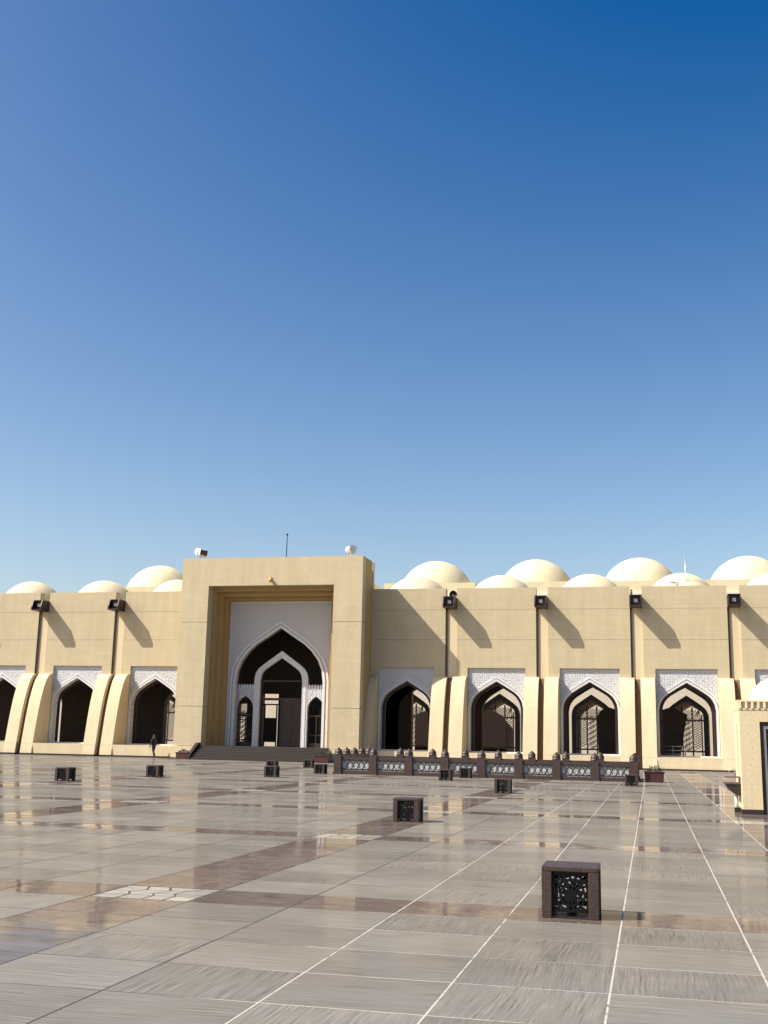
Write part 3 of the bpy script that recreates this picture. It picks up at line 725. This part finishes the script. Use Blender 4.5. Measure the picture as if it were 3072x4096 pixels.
boxes = [(-.80, -76.45, 'brown granite light box with black lattice on the brown cross band, far from all others'),
 (-5.06, -64.15, 'light box on the long brown band between the mosaic crossing and the balustrade'),
 (-4.96, -48.8, 'light box just in front of the balustrade middle on the long brown band'),
 (-21.0, -49.75, 'light box farthest out before the arcade wing that has no balustrade'),
 (-20.25, -43.6, 'light box in line with the walking person by the wall'),
 (-16.45, -39.6, 'light box in front of the stairs, the farther from them of two in line'),
 (-20.7, -27.0, 'light box in front of the stairs, the nearer to them of two in line'),
 (-20.1, -21.9, 'light box close to the foot of the stairs'),
 (-16.15, -32.9, 'light box just beside the balustrade corner on the stairs side'),
 (-9.0, -37.3, 'light box in front of the fourth balustrade post'),
 (-8.75, -33.2, 'light box touching the balustrade base between two posts'),
 (-.82, -38.1, 'light box in front of the last balustrade post by the red planter')]
proto = make_box()
for i, (x, y, lab) in enumerate(boxes):
    o = proto if i == 0 else copy_tree(proto)
    o.location = (x, y, .001); tag(o, lab, 'light box', 'granite light boxes on the plaza')

# ------------------------------------------------------------------ planters
def planter(x, y, w, d, h, label, seed):
    rn = random.Random(seed); t_ = tag(empty('planter', (x, y, 0)), label, 'planter', 'dark red planters')
    m = MB()
    m.prism([(-w/2*.92, .02), (-w/2, h), (w/2, h), (w/2*.92, .02)], -d/2, d/2); m.build('box', M_red, t_, .01)
    MB().box(-w/2-.03, w/2+.03, -d/2-.03, d/2+.03, h+.001, h+.05).build('rim', M_red, t_)
    for s in (-1, 1): MB().box(s*w*.36-.04, s*w*.36+.04, -d/2+.02, d/2-.02, 0, .019).build('foot', M_brown2, t_)
    lf = MB()
    for k in range(150):
        a = rn.uniform(0, 6.28); r_ = rn.random()**.5; px, py = r_*w*.42*math.cos(a), r_*d*.42*math.sin(a); hz = h+.05+rn.uniform(0, .28)*(1.15-r_)
        dv = Vector((rn.uniform(-1, 1), rn.uniform(-1, 1), rn.uniform(.2, 1))).normalized()*rn.uniform(.06, .13); sd_ = dv.cross(Vector((rn.uniform(-1, 1), rn.uniform(-1, 1), .3))).normalized()*.03
        p = Vector((px, py, hz)); lf.add([p, p+dv*.5+sd_, p+dv, p+dv*.5-sd_], [(0, 1, 2, 3)])
    lf.build('foliage', M_leaf, t_)
planter(.15, -31.6, .92, .6, .46, 'dark red planter box with low plant beside the balustrade end', 1)
planter(-35.35, -5.2, 1.0, .7, .48, 'dark red planter beside the dark stair cheek and the walking person', 2)
planter(-23.75, -6.3, 1.05, .7, .48, 'dark red planter at the stair end next to the balustrade', 3)

# ------------------------------------------------------------------ kiosk with drinking basin
K = tag(empty('domed_kiosk', (3.4, -56.0, 0)), 'small cream domed kiosk with dark framed opening and dentil cornice', 'kiosk')
hw, hd = 1.1, 1.0
kw = MB().prism([(-hw, .122), (-hw, 2.66), (hw, 2.66), (hw, .122), (.6, .122), (.6, 2.36), (-.6, 2.36), (-.6, .122)], -hd, -hd+.24).build('front_wall', M_smooth, K)
for s in (-1, 1):
    x0, x1 = sorted((s*hw, s*(hw-.22)))
    m = MB()
    m.box(x0, x1, -hd+.241, -.12, .122, 2.655).box(x0, x1, .18, hd, .122, 2.655).box(x0, x1, -.119, .179, .122, .98).box(x0, x1, -.119, .179, 2.3, 2.655)
    m.build('side_wall', M_smooth, K)
    x2, x3 = sorted((s*(hw-.06), s*(hw-.03)))
    MB().box(x2, x3, -.118, .178, .985, 2.298).build('slit_window', M_black, K)
MB().box(-hw+.221, hw-.221, hd-.2, hd, .122, 2.655).build('back_wall', M_smooth, K)
MB().box(-hw-.03, -.6, -hd-.03, -hd+.3, 0, .12).box(.6, hw+.03, -hd-.03, -hd+.3, 0, .12).box(-hw-.03, -hw+.26, -hd+.301, hd+.03, 0, .12).box(hw-.26, hw+.03, -hd+.301, hd+.03, 0, .12).build('plinth', M_brown2, K)
MB().prism([(-.599, .0), (-.599, 2.359), (.599, 2.359), (.599, 0), (.5, 0), (.5, 2.26), (-.5, 2.26), (-.5, 0)], -hd+.04, -hd+.2).build('door_frame', M_wood, K)
MB().box(-.5, -.44, -hd+.11, -hd+.15, .03, 2.25).box(-.44, .499, -hd+.11, -hd+.15, 2.18, 2.25).box(.44, .499, -hd+.11, -hd+.15, .03, 2.179).box(-.44, .44, -hd+.11, -hd+.15, 1.0, 1.06).build('door_sash', M_steel, K)
MB().box(-.44, .44, -hd+.12, -hd+.13, .03, 2.18).build('door_pane', M_glass, K)
MB().box(-hw-.01, hw+.01, -hd-.01, hd+.01, 2.662, 2.70).box(-hw-.03, hw+.03, -hd-.03, hd+.03, 2.875, 2.92).build('cornice', M_dome, K)
dm = MB().box(-.03, .03, -.03, .03, 2.702, 2.873).mesh('dentil'); dm.materials.append(M_dome)
for i in range(15):
    t_ = -hw+.03+(2*hw-.06)*i/14
    for x, y in ((t_, -hd), (-hw, t_*hd/hw)):
        o = obj('dentil', dm, None, K); o.location = (x, y, 0)
MB().box(-hw+.04, hw-.04, -hd+.04, hd-.04, 2.702, 2.873).build('frieze', M_smooth, K)
kd = []
for i in range(11):
    a = .17+(math.pi/2-.17)*i/10; kd.append((max(.002, .78*math.cos(a)), 2.79+.79*math.sin(a)))
dk = MB().lathe(kd, n=40).build('dome', M_dome, K)
MB().lathe([(.05, 3.575), (.03, 3.62), (.06, 3.67), (.002, 3.75)], n=12).build('finial', M_gold, dk)
bs = tag(empty('drinking_basin', (2.29, -56.05, 0)), 'dark brown stone drinking basin on the side wall of the kiosk', 'basin')
MB().prism([(-.0, .74), (-.37, .74), (-.36, .69), (-.28, .58), (-.15, .49), (-.0, .43)], -.55, .25).build('bowl', M_brown2, bs, .02)
MB().box(-.40, -.0, -.58, .28, .742, .775).build('rim', M_brown, bs)
MB().box(-.36, -.0, -.50, .25, .90, .935).build('shelf', M_brown, bs)
MB().tube([(-.1, -.1, .935), (-.1, -.1, 1.1), (-.2, -.1, 1.13), (-.26, -.1, 1.05)], .016, 8).build('tap', M_steel, bs)
MB().tube([(-.08, .0, .02), (-.08, .0, .5)], .05, 12).build('drain_pipe', M_lamp, bs); MB().box(-.14, -.02, -.06, .06, 0, .12).build('pipe_foot', M_brown2, bs)

# ------------------------------------------------------------------ person walking along the wall
P_ = tag(empty('person', (-38.85, -3.05, 0), R(70)), 'person in dark clothes walking along the arcade wall', 'person')
P_.scale = (1.08, 1.08, 1.05)
def skin_mesh(name, verts, edges, rad, m, parent, root=0, sub=2):
    me = bpy.data.meshes.new(name); me.from_pydata(verts, edges, []); o = bpy.data.objects.new(name, me); C.objects.link(o); o.parent = parent
    sk = o.modifiers.new('skin', 'SKIN'); sk.use_smooth_shade = True
    lay = me.skin_vertices[0].data if me.skin_vertices else None
    if lay is None:
        bm = bmesh.new(); bm.from_mesh(me); bm.verts.layers.skin.verify(); bm.to_mesh(me); bm.free(); lay = me.skin_vertices[0].data
    for i, r_ in enumerate(rad): lay[i].radius = (r_, r_) if not isinstance(r_, tuple) else r_; lay[i].use_root = (i == root)
    s = o.modifiers.new('sub', 'SUBSURF'); s.levels = sub; s.render_levels = sub
    me.materials.append(m); return o
V = [(0,0,.92), (0,.01,1.10), (0,.0,1.32), (0,0,1.43), (0,.02,1.50),
     (.09,0,.86), (.10,.12,.50), (.10,.02,.10), (.10,.16,.05),
     (-.09,0,.86), (-.10,-.06,.50), (-.10,-.26,.13), (-.10,-.16,.04),
     (.18,0,1.38), (.23,-.05,1.12), (.22,.08,.88), (.22,.12,.80),
     (-.18,0,1.38), (-.23,.06,1.12), (-.22,.16,.90), (-.22,.20,.82)]
E_ = [(0,1),(1,2),(2,3),(3,4),(0,5),(5,6),(6,7),(7,8),(0,9),(9,10),(10,11),(11,12),(3,13),(13,14),(14,15),(15,16),(3,17),(17,18),(18,19),(19,20)]
rad = [(.17,.13), (.16,.12), (.19,.13), (.12,.10), (.055,.055), (.11,.11), (.08,.08), (.055,.055), (.045,.05), (.11,.11), (.08,.08), (.055,.055), (.045,.05), (.075,.075), (.06,.06), (.048,.048), (.035,.035), (.075,.075), (.06,.06), (.048,.048), (.035,.035)]
skin_mesh('body', V, E_, rad, M_cloth, P_)
hd_ = MB().lathe([(.002, 1.47), (.05, 1.48), (.078, 1.53), (.088, 1.60), (.085, 1.66), (.06, 1.715), (.002, 1.73)], 0, .03, 20).build('head', M_skin, P_)
MB().lathe([(.094, 1.60), (.093, 1.67), (.066, 1.727), (.002, 1.742)], 0, .018, 20).build('hair', M_hair, hd_)
MB().prism([(.105, 1.60), (.125, 1.575), (.105, 1.565)], -.012, .012, 'x').build('nose', M_skin, hd_)
for s in (-1, 1):
    MB().box(s*.035-.01, s*.035+.01, .105, .118, 1.605, 1.618).build('eye', M_hair, hd_)
    hx = s*.22; hy, hz = (.12, .80) if s > 0 else (.20, .82)
    hb = MB().box(hx-.014, hx+.014, hy-.035, hy+.035, hz-.09, hz+.01)
    for k in range(4): hb.bar((hx, hy-.028+.018*k, hz-.085), (hx-s*.01, hy-.022+.018*k, hz-.155+abs(k-1.5)*.012), .015)
    hb.bar((hx, hy+.032, hz-.03), (hx-s*.01, hy+.06, hz-.09), .016)
    hb.build('hand', M_skin, P_)

scene.render.engine = 'CYCLES'
